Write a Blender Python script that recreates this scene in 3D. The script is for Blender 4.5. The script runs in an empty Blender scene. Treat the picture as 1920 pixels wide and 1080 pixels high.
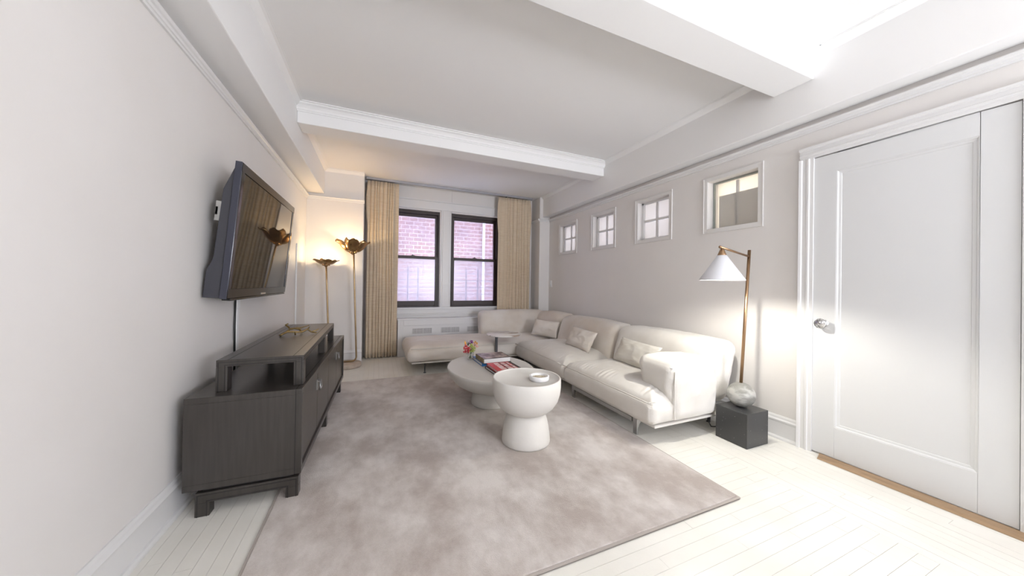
import bpy, bmesh, math, random
from mathutils import Vector, Matrix, noise
random.seed(7)
scene = bpy.context.scene
COL = scene.collection
PI = math.pi

# ------------------------------------------------------------------ camera
YAW, PIT, ROL = map(math.radians, (22.80, .286, .869))
FPX, CYPX, CAMH = 601.4, 528.7, 1.12
fwd = Vector((math.sin(YAW)*math.cos(PIT), math.cos(YAW)*math.cos(PIT), math.sin(PIT)))
r0 = Vector((math.cos(YAW), -math.sin(YAW), 0)); u0 = r0.cross(fwd)
rgt = r0*math.cos(ROL) + u0*math.sin(ROL); upv = -r0*math.sin(ROL) + u0*math.cos(ROL)
cam = bpy.data.cameras.new('camera'); camo = bpy.data.objects.new('camera', cam); COL.objects.link(camo)
camo.matrix_world = Matrix(((rgt.x, upv.x, -fwd.x, 0), (rgt.y, upv.y, -fwd.y, 0), (rgt.z, upv.z, -fwd.z, CAMH), (0, 0, 0, 1)))
cam.sensor_width = 36; cam.lens = FPX*36/1920; cam.shift_y = (CYPX-540)/1920; cam.clip_start = .05
scene.camera = camo

# ------------------------------------------------------------------ world, added fill light, exposure
w = bpy.data.worlds.new('sky'); scene.world = w; w.use_nodes = True
bg = w.node_tree.nodes['Background']; bg.inputs[0].default_value = (.62, .70, 1.0, 1); bg.inputs[1].default_value = 5.5
fill_l = bpy.data.lights.new('added_fill_light', 'AREA'); fill_l.shape = 'RECTANGLE'; fill_l.size = 1.05; fill_l.size_y = 1.25
fill_l.energy = 150; fill_l.color = (.93, .955, 1.0)
so = bpy.data.objects.new('added_fill_light', fill_l); COL.objects.link(so)
so.location = (2.15, -2.62, 1.25); so.rotation_euler = (math.radians(152), 0, math.radians(10))      # added fill light, tilted up, in the opening made for it
LAMP_E, TORCH_E = 780, 185
vs = scene.view_settings; vs.view_transform = 'Standard'; vs.look = 'None'; vs.gamma = 1; vs.use_curve_mapping = False; vs.exposure = 0.25

# ------------------------------------------------------------------ materials
def lin(h):
    if isinstance(h, str):
        c = [int(h[i:i+2], 16)/255 for i in (0, 2, 4)]
        return tuple(x/12.92 if x <= .04045 else ((x+.055)/1.055)**2.4 for x in c)
    return h
def mat(name, col, rough=.5, metal=0., col2=None, nscale=8., stretch=(1, 1, 1), bump=0., bscale=60., spec=.5, sheen=0., coat=0., ramp=(.35, .65), detail=4., space='Object', nrough=.5):
    m = bpy.data.materials.new(name); m.use_nodes = True; nt = m.node_tree; b = nt.nodes['Principled BSDF']
    c = lin(col); b.inputs['Base Color'].default_value = (*c, 1); b.inputs['Roughness'].default_value = rough; b.inputs['Metallic'].default_value = metal
    b.inputs['Specular IOR Level'].default_value = spec
    if sheen: b.inputs['Sheen Weight'].default_value = sheen; b.inputs['Sheen Roughness'].default_value = .4
    if coat: b.inputs['Coat Weight'].default_value = coat; b.inputs['Coat Roughness'].default_value = .15
    tc = nt.nodes.new('ShaderNodeTexCoord'); mp = nt.nodes.new('ShaderNodeMapping'); mp.inputs['Scale'].default_value = stretch
    if space == 'World':
        g = nt.nodes.new('ShaderNodeNewGeometry'); nt.links.new(g.outputs['Position'], mp.inputs[0])
    else: nt.links.new(tc.outputs['Object'], mp.inputs[0])
    if col2 is not None:
        n = nt.nodes.new('ShaderNodeTexNoise'); n.inputs['Scale'].default_value = nscale; n.inputs['Detail'].default_value = detail; n.inputs['Roughness'].default_value = nrough
        r = nt.nodes.new('ShaderNodeValToRGB'); r.color_ramp.elements[0].position = ramp[0]; r.color_ramp.elements[1].position = ramp[1]
        r.color_ramp.elements[0].color = (*c, 1); r.color_ramp.elements[1].color = (*lin(col2), 1)
        nt.links.new(mp.outputs[0], n.inputs[0]); nt.links.new(n.outputs['Fac'], r.inputs[0]); nt.links.new(r.outputs[0], b.inputs['Base Color'])
    if bump:
        n2 = nt.nodes.new('ShaderNodeTexNoise'); n2.inputs['Scale'].default_value = bscale; n2.inputs['Detail'].default_value = 3
        bp = nt.nodes.new('ShaderNodeBump'); bp.inputs['Strength'].default_value = bump; bp.inputs['Distance'].default_value = .01
        nt.links.new(mp.outputs[0], n2.inputs[0]); nt.links.new(n2.outputs['Fac'], bp.inputs['Height']); nt.links.new(bp.outputs[0], b.inputs['Normal'])
    return m
def emit(name, col, s):
    m = bpy.data.materials.new(name); m.use_nodes = True; nt = m.node_tree; nt.nodes.clear()
    o = nt.nodes.new('ShaderNodeOutputMaterial'); e = nt.nodes.new('ShaderNodeEmission'); e.inputs[0].default_value = (*col, 1); e.inputs[1].default_value = s
    nt.links.new(e.outputs[0], o.inputs[0]); return m
def glass_haze(name, haze, col, lo, hi, scale, gr=.28):  # see-through glass with pale haze mixed in by noise
    m = bpy.data.materials.new(name); m.use_nodes = True; nt = m.node_tree; nt.nodes.clear()
    N = nt.nodes.new; L = nt.links.new
    o = N('ShaderNodeOutputMaterial'); t = N('ShaderNodeBsdfTransparent'); d = N('ShaderNodeBsdfTranslucent'); d.inputs[0].default_value = (*col, 1)
    df = N('ShaderNodeBsdfDiffuse'); df.inputs[0].default_value = (*col, 1); m0 = N('ShaderNodeMixShader'); m0.inputs[0].default_value = .4
    L(d.outputs[0], m0.inputs[1]); L(df.outputs[0], m0.inputs[2])
    g = N('ShaderNodeBsdfGlossy'); g.inputs['Roughness'].default_value = gr; fr = N('ShaderNodeValue'); fr.outputs[0].default_value = .06
    tc = N('ShaderNodeTexCoord'); n = N('ShaderNodeTexNoise'); n.inputs['Scale'].default_value = scale; r = N('ShaderNodeMapRange')
    r.inputs[1].default_value = .3; r.inputs[2].default_value = .7; r.inputs[3].default_value = lo*haze; r.inputs[4].default_value = hi*haze
    L(tc.outputs['Object'], n.inputs[0]); L(n.outputs['Fac'], r.inputs[0])
    m1 = N('ShaderNodeMixShader'); m2 = N('ShaderNodeMixShader')
    L(r.outputs[0], m1.inputs[0]); L(t.outputs[0], m1.inputs[1]); L(m0.outputs[0], m1.inputs[2])
    L(fr.outputs[0], m2.inputs[0]); L(m1.outputs[0], m2.inputs[1]); L(g.outputs[0], m2.inputs[2]); L(m2.outputs[0], o.inputs[0]); return m
def clear_glass(name, tint=(1, 1, 1)):
    m = bpy.data.materials.new(name); m.use_nodes = True; b = m.node_tree.nodes['Principled BSDF']
    b.inputs['Base Color'].default_value = (*tint, 1); b.inputs['Transmission Weight'].default_value = 1; b.inputs['Roughness'].default_value = .02; b.inputs['IOR'].default_value = 1.47
    return m
M = {}
M['wall'] = mat('wall_paint', (.765, .735, .705), .55, bump=.05, bscale=30, spec=.3, col2=(.785, .757, .73), nscale=2)
M['ceil'] = mat('ceiling_paint', (.87, .86, .845), .6, bump=.03, bscale=25, spec=.3)
M['trim'] = mat('trim_gloss_paint', (.76, .75, .74), .35, bump=.05, bscale=40)
M['casing'] = mat('casing_paint', (.75, .73, .705), .45)
M['door'] = mat('door_paint', (.70, .70, .695), .35, bump=.03, bscale=30)
M['floor'] = mat('painted_floor_board', (.77, .745, .68), .32, col2=(.83, .81, .75), nscale=3, stretch=(1, 1, 1), bump=.06, bscale=45, spec=.5, space='World')
M['gap'] = mat('floor_joint_dirt', (.30, .26, .20), .8)
M['rug'] = mat('rug_pile', (.44, .375, .33), .9, col2=(.72, .665, .62), nscale=2.6, stretch=(1, .7, 1), bump=.6, bscale=320, sheen=.3, ramp=(.40, .61), detail=12, space='World', nrough=.68)
M['rugedge'] = mat('rug_binding', (.45, .40, .36), .9, bump=.3, bscale=300)
M['linen'] = mat('linen', (.70, .665, .61), .9, col2=(.77, .74, .69), nscale=4, bump=.22, bscale=240, sheen=.25, spec=.2)
M['linenworn'] = mat('linen_yellowed', (.66, .59, .51), .9, col2=(.74, .695, .64), nscale=3, bump=.22, bscale=240, sheen=.25, spec=.2)
M['pillow'] = mat('pillow_linen', (.60, .56, .49), .9, col2=(.70, .67, .61), nscale=5, bump=.22, bscale=240, sheen=.2, spec=.2)
M['piping'] = mat('linen_piping', (.68, .645, .59), .9)
M['steel'] = mat('brushed_steel', (.45, .45, .44), .35, 1.)
M['darkmetal'] = mat('dark_metal', (.10, .10, .105), .4, .8)
M['console'] = mat('dark_stained_oak', (.034, .029, .025), .30, col2=(.044, .038, .033), nscale=3, stretch=(22, 22, 1.5), bump=.05, bscale=40, spec=.5, coat=.15)
M['consoledk'] = mat('dark_oak_groove', (.010, .009, .008), .5)
M['pewter'] = mat('pewter_pull', (.42, .42, .42), .3, 1.)
M['tvbody'] = mat('tv_plastic', (.045, .045, .055), .45, bump=.05, bscale=300)
M['tvbezel'] = mat('tv_bezel_gloss', (.012, .011, .011), .15, spec=.4)
M['tvedge'] = mat('tv_blue_grey_edge', (.035, .037, .055), .4)
M['screen'] = mat('tv_glass', (.006, .006, .007), .03, spec=.45)
M['chrome'] = mat('chrome', (.7, .7, .7), .12, 1.)
M['brass'] = mat('aged_brass', (.46, .30, .15), .22, 1., col2=(.34, .21, .10), nscale=9)
M['brassrod'] = mat('antique_brass_rod', (.50, .36, .20), .33, 1., col2=(.40, .28, .15), nscale=12)
M['bronze'] = mat('bronze_branch', (.20, .14, .06), .35, 1., col2=(.32, .22, .09), nscale=30, bump=.3, bscale=60)
M['copper'] = mat('brown_brass_pole', (.38, .24, .14), .35, 1.)
M['travertine'] = mat('travertine', (.42, .34, .27), .6, col2=(.55, .46, .38), nscale=14, bump=.25, bscale=70)
M['greystone'] = mat('veined_grey_marble', (.22, .215, .195), .5, col2=(.46, .45, .42), nscale=9, stretch=(1, 1, 1.8), ramp=(.42, .58), bump=.1, bscale=30)
M['plinth'] = mat('black_speckled_terrazzo', (.045, .045, .045), .28, col2=(.055, .055, .055), nscale=8)
M['shade'] = mat('white_lacquer_shade', (.80, .80, .83), .4)
M['plaster'] = mat('cream_plaster', (.66, .635, .59), .6, col2=(.70, .675, .63), nscale=3, bump=.06, bscale=50, spec=.3)
M['whitemarble'] = mat('white_marble', (.86, .85, .84), .3, col2=(.74, .73, .73), nscale=12, ramp=(.5, .75))
M['veined'] = mat('calacatta_marble', (.83, .80, .76), .25, col2=(.42, .32, .25), nscale=5, stretch=(1, 3, 1), ramp=(.56, .66), detail=6)
M['gilt'] = mat('gilded_tray_floor', (.45, .34, .15), .45, col2=(.75, .70, .58), nscale=60, ramp=(.4, .6))
M['curtain'] = mat('cream_linen_curtain', (.61, .49, .35), .9, col2=(.67, .56, .42), nscale=30, stretch=(.3, .3, 4), bump=.12, bscale=150, sheen=.2, spec=.1)
M['track'] = mat('grey_track', (.40, .40, .43), .4, .5)
M['sash'] = mat('dark_brown_sash', (.040, .026, .022), .45, bump=.1, bscale=60)
M['grille'] = mat('vent_grille_grey', (.64, .63, .62), .6)
M['grilledk'] = mat('vent_grille_dark', (.24, .23, .23), .8)
M['brick'] = mat('red_brick', (.19, .075, .055), .85, col2=(.29, .14, .11), nscale=3.5, bump=.3, bscale=60, space='World')
M['mortar'] = mat('mortar', (.66, .63, .64), .9)
M['escape'] = mat('fire_escape_paint', (.06, .07, .10), .6)
M['pipewhite'] = mat('white_downpipe', (.80, .80, .85), .5)
M['glass'] = glass_haze('glare_window_glass', .25, (.76, .78, .94), .3, 1.0, 1.4)  # glare on the panes put into the colour as patchy pale haze
M['glasslow'] = glass_haze('hazy_window_glass', .44, (.80, .80, .92), .6, 1.0, 1.3)  # stronger painted haze for the paler lower panes
def frosted(name, col, tr):
    m = bpy.data.materials.new(name); m.use_nodes = True; nt = m.node_tree; b = nt.nodes['Principled BSDF']; o = nt.nodes['Material Output']
    b.inputs['Base Color'].default_value = (*col, 1); b.inputs['Roughness'].default_value = .15
    t = nt.nodes.new('ShaderNodeBsdfTranslucent'); t.inputs[0].default_value = (*col, 1); mx = nt.nodes.new('ShaderNodeMixShader'); mx.inputs[0].default_value = tr
    nt.links.new(b.outputs[0], mx.inputs[1]); nt.links.new(t.outputs[0], mx.inputs[2]); nt.links.new(mx.outputs[0], o.inputs[0]); return m
M['milky'] = frosted('milky_pane', (.90, .85, .77), .36)
M['cream'] = frosted('cream_panel', (.95, .86, .68), .55)
M['greyreflect'] = frosted('grey_reflection', (.70, .69, .67), .40)
M['jamb'] = mat('grey_green_jamb', (.33, .35, .32), .5)
M['crystal'] = clear_glass('cut_glass')
M['vase'] = glass_haze('vase_glass', .10, (.9, .95, .93), .8, 1.0, 3, .03)
M['wood'] = mat('brown_saddle_wood', (.28, .18, .10), .45, col2=(.36, .24, .14), nscale=6, stretch=(8, 1, 1))
M['white'] = mat('white_plastic', (.82, .82, .82), .4)
M['black'] = mat('black_cable', (.015, .015, .015), .5)
M['page'] = mat('book_pages', (.80, .79, .78), .8, col2=(.68, .67, .66), nscale=20, stretch=(1, 1, 30))
M['bookblack'] = mat('black_board', (.015, .014, .016), .35)
M['bookblue'] = mat('blue_cover', (.05, .22, .55), .35)
M['booknavy'] = mat('navy_cover', (.03, .05, .12), .4)
M['bookred'] = mat('red_cover', (.62, .03, .04), .3)
M['print'] = mat('photo_print', (.10, .055, .045), .3, col2=(.50, .40, .37), nscale=16, ramp=(.42, .64))
M['printgold'] = mat('gold_print', (.30, .22, .08), .4, col2=(.10, .07, .03), nscale=30)
M['pinkish'] = mat('pale_pink_print', (.80, .60, .58), .4)
M['offwhite'] = mat('white_print', (.85, .83, .82), .4)
M['greyprint'] = mat('grey_print', (.28, .26, .27), .4, col2=(.70, .66, .66), nscale=50)
M['stem'] = mat('green_stem', (.06, .11, .03), .5)
M['leaf'] = mat('dark_leaf', (.025, .05, .015), .5)
M['fred'] = mat('red_petal', (.52, .015, .03), .5, col2=(.70, .05, .07), nscale=60)
M['fgreen'] = mat('lime_petal', (.38, .45, .06), .5, col2=(.55, .60, .14), nscale=60)
M['fpurple'] = mat('purple_petal', (.22, .05, .25), .5, col2=(.36, .12, .36), nscale=60)
M['forange'] = mat('orange_petal', (.72, .33, .04), .5)
M['fpink'] = mat('pink_petal', (.85, .50, .42), .5)

# terrazzo specks
def specks():
    m = M['plinth']; nt = m.node_tree; b = nt.nodes['Principled BSDF']
    v = nt.nodes.new('ShaderNodeTexVoronoi'); v.inputs['Scale'].default_value = 46; tc = nt.nodes.new('ShaderNodeTexCoord')
    lt = nt.nodes.new('ShaderNodeMath'); lt.operation = 'LESS_THAN'; lt.inputs[1].default_value = .075
    mx = nt.nodes.new('ShaderNodeMix'); mx.data_type = 'RGBA'; mx.inputs[6].default_value = (.045, .045, .045, 1); mx.inputs[7].default_value = (.45, .45, .43, 1)
    nt.links.new(tc.outputs['Object'], v.inputs['Vector']); nt.links.new(v.outputs['Distance'], lt.inputs[0]); nt.links.new(lt.outputs[0], mx.inputs[0]); nt.links.new(mx.outputs[2], b.inputs['Base Color'])
specks()

# ------------------------------------------------------------------ mesh helpers
class MB:
    def __init__(s): s.v = []; s.f = []; s.smooth = []
    def add(s, vs, fs, sm=False):
        o = len(s.v); s.v += [tuple(v) for v in vs]; s.f += [tuple(i+o for i in f) for f in fs]; s.smooth += [sm]*len(fs); return s
    def box(s, x0, x1, y0, y1, z0, z1):
        return s.add([(x0, y0, z0), (x1, y0, z0), (x1, y1, z0), (x0, y1, z0), (x0, y0, z1), (x1, y0, z1), (x1, y1, z1), (x0, y1, z1)],
                     [(0, 3, 2, 1), (4, 5, 6, 7), (0, 1, 5, 4), (1, 2, 6, 5), (2, 3, 7, 6), (3, 0, 4, 7)])
    def prism(s, poly, a, b, axis):                 # polygon in the two other axes, extruded a..b on axis
        n = len(poly); vs = []
        for t in (a, b):
            for p, q in poly: vs.append((t, p, q) if axis == 'x' else (p, t, q) if axis == 'y' else (p, q, t))
        return s.add(vs, [tuple(range(n))[::-1], tuple(range(n, 2*n))]+[(i, (i+1) % n, n+(i+1) % n, n+i) for i in range(n)])
    def lathe(s, prof, seg=32, cx=0, cy=0, sx=1, sy=1, caps=True):
        vs = []; n = len(prof)
        for k in range(seg):
            a = 2*PI*k/seg
            for r, z in prof: vs.append((cx+r*sx*math.cos(a), cy+r*sy*math.sin(a), z))
        fs = [(k*n+i, ((k+1) % seg)*n+i, ((k+1) % seg)*n+i+1, k*n+i+1) for k in range(seg) for i in range(n-1)]
        s.add(vs, fs, True)
        return s
    def tube(s, pts, r, seg=10, caps=True):
        pts = [Vector(p) for p in pts]; rs = r if isinstance(r, (list, tuple)) else [r]*len(pts); vs = []; n = len(pts)
        d0 = (pts[1]-pts[0]).normalized(); side = d0.orthogonal().normalized()
        for i, p in enumerate(pts):
            d = (pts[min(i+1, n-1)]-pts[max(i-1, 0)]).normalized()
            side = (side-d*side.dot(d)).normalized(); up = d.cross(side)
            for k in range(seg):
                a = 2*PI*k/seg; vs.append(p+side*(rs[i]*math.cos(a))+up*(rs[i]*math.sin(a)))
        fs = [(i*seg+k, i*seg+(k+1) % seg, (i+1)*seg+(k+1) % seg, (i+1)*seg+k) for i in range(n-1) for k in range(seg)]
        s.add(vs, fs, True)
        if caps: s.add(vs[:seg], [tuple(range(seg))[::-1]]); s.add(vs[-seg:], [tuple(range(seg))])
        return s
    def ball(s, c, r, seg=16, rings=10, sc=(1, 1, 1)):
        prof = [(r*math.sin(PI*i/rings), -r*math.cos(PI*i/rings)) for i in range(rings+1)]
        vs = []; n = len(prof)
        for k in range(seg):
            a = 2*PI*k/seg
            for q, z in prof: vs.append((c[0]+q*sc[0]*math.cos(a), c[1]+q*sc[1]*math.sin(a), c[2]+z*sc[2]))
        return s.add(vs, [(k*n+i, ((k+1) % seg)*n+i, ((k+1) % seg)*n+i+1, k*n+i+1) for k in range(seg) for i in range(n-1)], True)
    def mesh(s, name):
        me = bpy.data.meshes.new(name); me.from_pydata(s.v, [], s.f); me.polygons.foreach_set('use_smooth', s.smooth)
        bm = bmesh.new(); bm.from_mesh(me); bmesh.ops.remove_doubles(bm, verts=bm.verts, dist=1e-6); bmesh.ops.recalc_face_normals(bm, faces=bm.faces); bm.to_mesh(me); bm.free()
        return me
    def build(s, name, m, parent=None, bevel=0, seg=2):
        o = bpy.data.objects.new(name, s.mesh(name)); COL.objects.link(o); o.data.materials.append(M[m] if isinstance(m, str) else m)
        if parent is not None: o.parent = parent
        if bevel:
            b = o.modifiers.new('bevel', 'BEVEL'); b.width = bevel; b.segments = seg; b.limit_method = 'ANGLE'; b.angle_limit = math.radians(40)
        return o
def box(*a): return MB().box(*a)
def tag(o, label, cat, group=None, kind=None):
    o['label'] = label; o['category'] = cat
    if group: o['group'] = group
    if kind: o['kind'] = kind
    return o
def thing(name, loc, label, cat, group=None, kind=None, rotz=0):
    o = bpy.data.objects.new(name, None); COL.objects.link(o); o.location = loc; o.rotation_euler = (0, 0, rotz); o.empty_display_size = .1
    return tag(o, label, cat, group, kind)
def struct(o, label, cat): return tag(o, label, cat, None, 'structure')
def rounded(sx, sy, sz, r, n=18, fn=None):
    """rounded box grid, centred in x,y and standing on z=0; fn(u,v,w,pos)->pos with u,v,w in -1..1"""
    bm = bmesh.new(); bmesh.ops.create_cube(bm, size=2); bmesh.ops.subdivide_edges(bm, edges=bm.edges[:], cuts=n-1, use_grid_fill=True)
    h = Vector((sx/2, sy/2, sz/2))
    for v in bm.verts:
        u = v.co.copy(); p = Vector((u.x*h.x, u.y*h.y, u.z*h.z)); rr = min(r, h.x, h.y, h.z)
        inn = Vector([max(-(h[i]-rr), min(h[i]-rr, p[i])) for i in range(3)]); d = p-inn
        if d.length > 1e-9 and rr > 0:
            mx = max(abs(d.x), abs(d.y), abs(d.z)); p = inn+d.normalized()*mx
        p.z += h.z
        if fn: p = fn(u.x, u.y, u.z, p)
        v.co = p
    me = bpy.data.meshes.new('soft'); bm.to_mesh(me); bm.free(); me.polygons.foreach_set('use_smooth', [True]*len(me.polygons)); return me
def obj(name, me, m, parent=None, loc=(0, 0, 0), rot=(0, 0, 0)):
    o = bpy.data.objects.new(name, me); COL.objects.link(o); o.location = loc; o.rotation_euler = rot; me.materials.append(M[m] if isinstance(m, str) else m)
    if parent is not None: o.parent = parent
    return o
def sweep(mb, prof, a, b, out, up=(0, 0, 1)):
    """prof: (out, up) polygon swept from a to b"""
    a, b, out, up = Vector(a), Vector(b), Vector(out), Vector(up); n = len(prof)
    vs = [p+out*o+up*z for p in (a, b) for o, z in prof]
    return mb.add(vs, [tuple(range(n))[::-1], tuple(range(n, 2*n))]+[(i, (i+1) % n, n+(i+1) % n, n+i) for i in range(n)])
def hidden_copy(o, parent=None):
    c = o.copy(); COL.objects.link(c)
    if parent is not None: c.parent = parent
    return c

# ------------------------------------------------------------------ room shell
XL, XR, YP, YW, YN = -.874, 2.78, 4.945, 5.27, -2.6
NX0, NX1 = -.185, 2.586                      # window bay between the piers
SZ, SXL, SXR = 2.285, -.67, 2.645            # soffits along both walls
BZ, CZ, CB = 2.505, 2.68, 2.63               # beam underside, ceiling, ceiling of window bay
B1, B2 = (3.32, 3.54), (1.184, 1.42)

# floor: base + boards
fl = box(XL-.2, XR+.2, YN-.2, YW+.2, -.12, -.012).build('floor', 'gap'); struct(fl, 'white painted wood strip floor of the living room', 'floor')
unit = MB().box(-.5, .5, -.5, .5, -.012, 0).mesh('plank'); unit.materials.append(M['floor'])
boards = []; BW = .0571
def strips(x0, x1, y0, y1, along):
    if along == 'y':
        n = round((x1-x0)/BW); wd = (x1-x0)/n
        for i in range(n):
            y = y0-random.random()*.6
            while y < y1:
                L = random.uniform(.45, 1.25); a, b = max(y, y0), min(y+L, y1); y += L
                if b-a > .04: boards.append((x0+i*wd, x0+(i+1)*wd, a, b))
    else:
        n = round((y1-y0)/BW); wd = (y1-y0)/n
        for i in range(n):
            x = x0-random.random()*.6
            while x < x1:
                L = random.uniform(.45, 1.25); a, b = max(x, x0), min(x+L, x1); x += L
                if b-a > .04: boards.append((a, b, y0+i*wd, y0+(i+1)*wd))
strips(2.14, XR, YN, YW, 'y'); strips(XL, 2.14, 4.0, YW, 'y'); strips(XL, -.46, YN, 4.0, 'y'); strips(-.46, 2.14, YN, 4.0, 'x')
def board_score(b):
    cx, cy = (b[0]+b[1])/2, (b[2]+b[3])/2
    if b[0] > -.47 and b[1] < 1.80 and b[2] > 1.09 and b[3] < 3.98: return -1     # under the rug
    d = Vector((cx, cy, -CAMH)); z = d.dot(fwd)
    if z < .3: return -1
    px = 960+FPX*d.dot(rgt)/z; py = CYPX-FPX*d.dot(upv)/z
    if not (-40 < px < 1960 and py < 1120): return -1
    if cx < -.4 and 1.98 < cy < 3.7: return -.5
    if cx > 1.8 and cy > 1.75: return 1/z/z*.3
    inside = 1.0 if (250 < px < 1660 and py < 1010) else .35
    return inside/z/z
boards.sort(key=board_score, reverse=True)
g = .0005
for b in boards[:300]:
    o = bpy.data.objects.new('plank', unit); COL.objects.link(o); o.parent = fl
    o.location = ((b[0]+b[1])/2, (b[2]+b[3])/2, random.uniform(-.0005, 0)); o.scale = (b[1]-b[0]-2*g, b[3]-b[2]-2*g, 1)
rest = MB()
for b in boards[300:]: rest.box(b[0]+g, b[1]-g, b[2]+g, b[3]-g, -.012, 0)
ro = rest.build('planks', 'floor', fl); ro['kind'] = 'stuff'

wl = box(XL-.2, XL, YN-.2, YW+.2, 0, 2.95).build('wall_left', 'wall'); struct(wl, 'plain off-white wall on the left behind the television', 'wall')
# right wall with four recesses
SW = [(4.10, 4.60), (3.245, 3.735), (2.40, 2.90), (1.556, 2.05)]; SWZ = (1.605, 2.108); CS = .035
mb = MB(); op = [(a+CS, b-CS) for a, b in SW][::-1]; oz0, oz1 = SWZ[0]+CS, SWZ[1]-CS
mb.box(XR, XR+.2, YN-.2, YW+.2, 0, oz0).box(XR, XR+.2, YN-.2, YW+.2, oz1, 2.95)
ys = [YN-.2]+[v for o_ in op for v in o_]+[YW+.2]
for i in range(0, len(ys), 2): mb.box(XR, XR+.2, ys[i], ys[i+1], oz0, oz1)
wr = mb.build('wall_right', 'wall'); struct(wr, 'off-white wall on the right with four small square windows', 'wall')
# window wall, piers
W1, W2, WZ = (.10, .935), (1.115, 1.95), (.722, 2.265)
mb = MB().box(NX0-.05, W1[0], YW, YW+.25, 0, 2.95).box(W1[1], W2[0], YW, YW+.25, 0, 2.95).box(W2[1], NX1+.05, YW, YW+.25, 0, 2.95)
for a, b in (W1, W2): mb.box(a, b, YW, YW+.25, 0, WZ[0]).box(a, b, YW, YW+.25, WZ[1], 2.95)
mb.box(XL-.2, NX0, YP, YW+.25, 0, 2.95); mb.box(NX1, XR+.2, YP, YW+.25, 0, 2.95)
wf = mb.build('wall_far', 'wall', bevel=.012); struct(wf, 'window wall at the far end with piers left and right', 'wall')
# near wall behind the camera, with an added opening for the fill light
mb = MB().box(XL-.2, 1.6, YN-.2, YN, 0, 2.95).box(2.7, XR+.2, YN-.2, YN, 0, 2.95).box(1.6, 2.7, YN-.2, YN, 0, .6).box(1.6, 2.7, YN-.2, YN, 1.9, 2.95)
struct(mb.build('wall_near', 'wall'), 'wall behind the viewer with an added opening for fill light', 'wall')
# ceiling with beams and soffits
ce = thing('ceiling', (0, 0, 0), 'white ceiling with two cross beams and boxed soffits along the walls', 'ceiling', kind='structure')
MB().box(SXL, SXR, YN, B1[0], CZ, 2.95).box(SXL, SXR, B1[0], YW, CB, 2.95).box(XL-.2, XR+.2, YN-.2, YW+.25, 2.95, 3.05).build('slab', 'ceil', ce)
MB().box(XL, SXL, YN, YP, SZ, 2.95).build('soffit', 'ceil', ce, .006); MB().box(SXR, XR, YN, YW, SZ, 2.95).build('soffit', 'ceil', ce, .006)
for b in (B1, B2): MB().box(SXL, SXR, b[0], b[1], BZ, CB if b is B1 else CZ).build('beam', 'ceil', ce, .006)
cove = [(0, 0), (0, -.075), (.008, -.075), (.008, -.064), (.015, -.062), (.022, -.045), (.036, -.028), (.055, -.018), (.058, -.010), (.072, -.008), (.072, 0)]
small = [(0, 0), (0, -.04), (.012, -.03), (.035, -.009), (.05, -.006), (.05, -.003), (.058, -.003), (.058, 0)]
sweep(MB(), cove, (SXL, B1[0], CZ), (SXR, B1[0], CZ), (0, -1, 0)).build('cove_moulding', 'ceil', ce)
sweep(MB(), small, (SXL, B2[1], CZ), (SXR, B2[1], CZ), (0, 1, 0)).build('cove_moulding', 'ceil', ce)
sweep(MB(), small, (SXL, B2[0], CZ), (SXR, B2[0], CZ), (0, -1, 0)).build('cove_moulding', 'ceil', ce)
for x, o_ in ((SXL, 1), (SXR, -1)):
    for a, b, z in ((YN, B2[0], CZ), (B2[1], B1[0], CZ), (B1[1], YP if x == SXL else YW, CB)): sweep(MB(), small, (x, a, z), (x, b, z), (o_, 0, 0)).build('cove_moulding', 'ceil', ce)
sweep(MB(), small, (SXL, YP, CB), (NX0, YP, CB), (0, -1, 0)).build('cove_moulding', 'ceil', ce)
# picture rails
rail = [(0, .045), (0, 0), (.010, 0), (.012, .010), (.018, .012), (.020, .024), (.028, .028), (.034, .036), (.034, .041), (.026, .045)]
RZ = 2.205
mb = MB(); sweep(mb, rail, (XL, YN, RZ), (XL, YP, RZ), (1, 0, 0)); struct(mb.build('trim_1', 'trim'), 'white picture rail moulding along the left wall', 'trim')
mb = MB(); sweep(mb, rail, (XL, YP, RZ), (NX0+.006, YP, RZ), (0, -1, 0)); struct(mb.build('trim_2', 'trim'), 'short white picture rail on the pier above the brass lamp', 'trim')
mb = MB(); sweep(mb, rail, (XR, YN, RZ), (XR, YP, RZ), (-1, 0, 0)); sweep(mb, rail, (NX1, YP, RZ), (XR, YP, RZ), (0, -1, 0)); sweep(mb, rail, (NX1, YP, RZ), (NX1, YW, RZ), (-1, 0, 0))
struct(mb.build('trim_3', 'trim'), 'white picture rail moulding along the right wall', 'trim')
# baseboards
base = [(0, .170), (0, 0), (.030, 0), (.030, .012), (.024, .020), (.016, .022), (.016, .125), (.020, .128), (.022, .140), (.014, .150), (.012, .160), (.006, .170)]
mb = MB(); sweep(mb, base, (XL, YN, 0), (XL, YP, 0), (1, 0, 0)); struct(mb.build('baseboard_left', 'trim'), 'white moulded baseboard along the left wall', 'baseboard')
mb = MB(); sweep(mb, base, (XL, YP, 0), (NX0, YP, 0), (0, -1, 0)); struct(mb.build('baseboard_far', 'trim'), 'white baseboard on the pier behind the brass lamp', 'baseboard')
mb = MB(); sweep(mb, base, (XR, 1.309, 0), (XR, YP, 0), (-1, 0, 0)); struct(mb.build('baseboard_right', 'trim'), 'white moulded baseboard along the right wall beside the door', 'baseboard')

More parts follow.
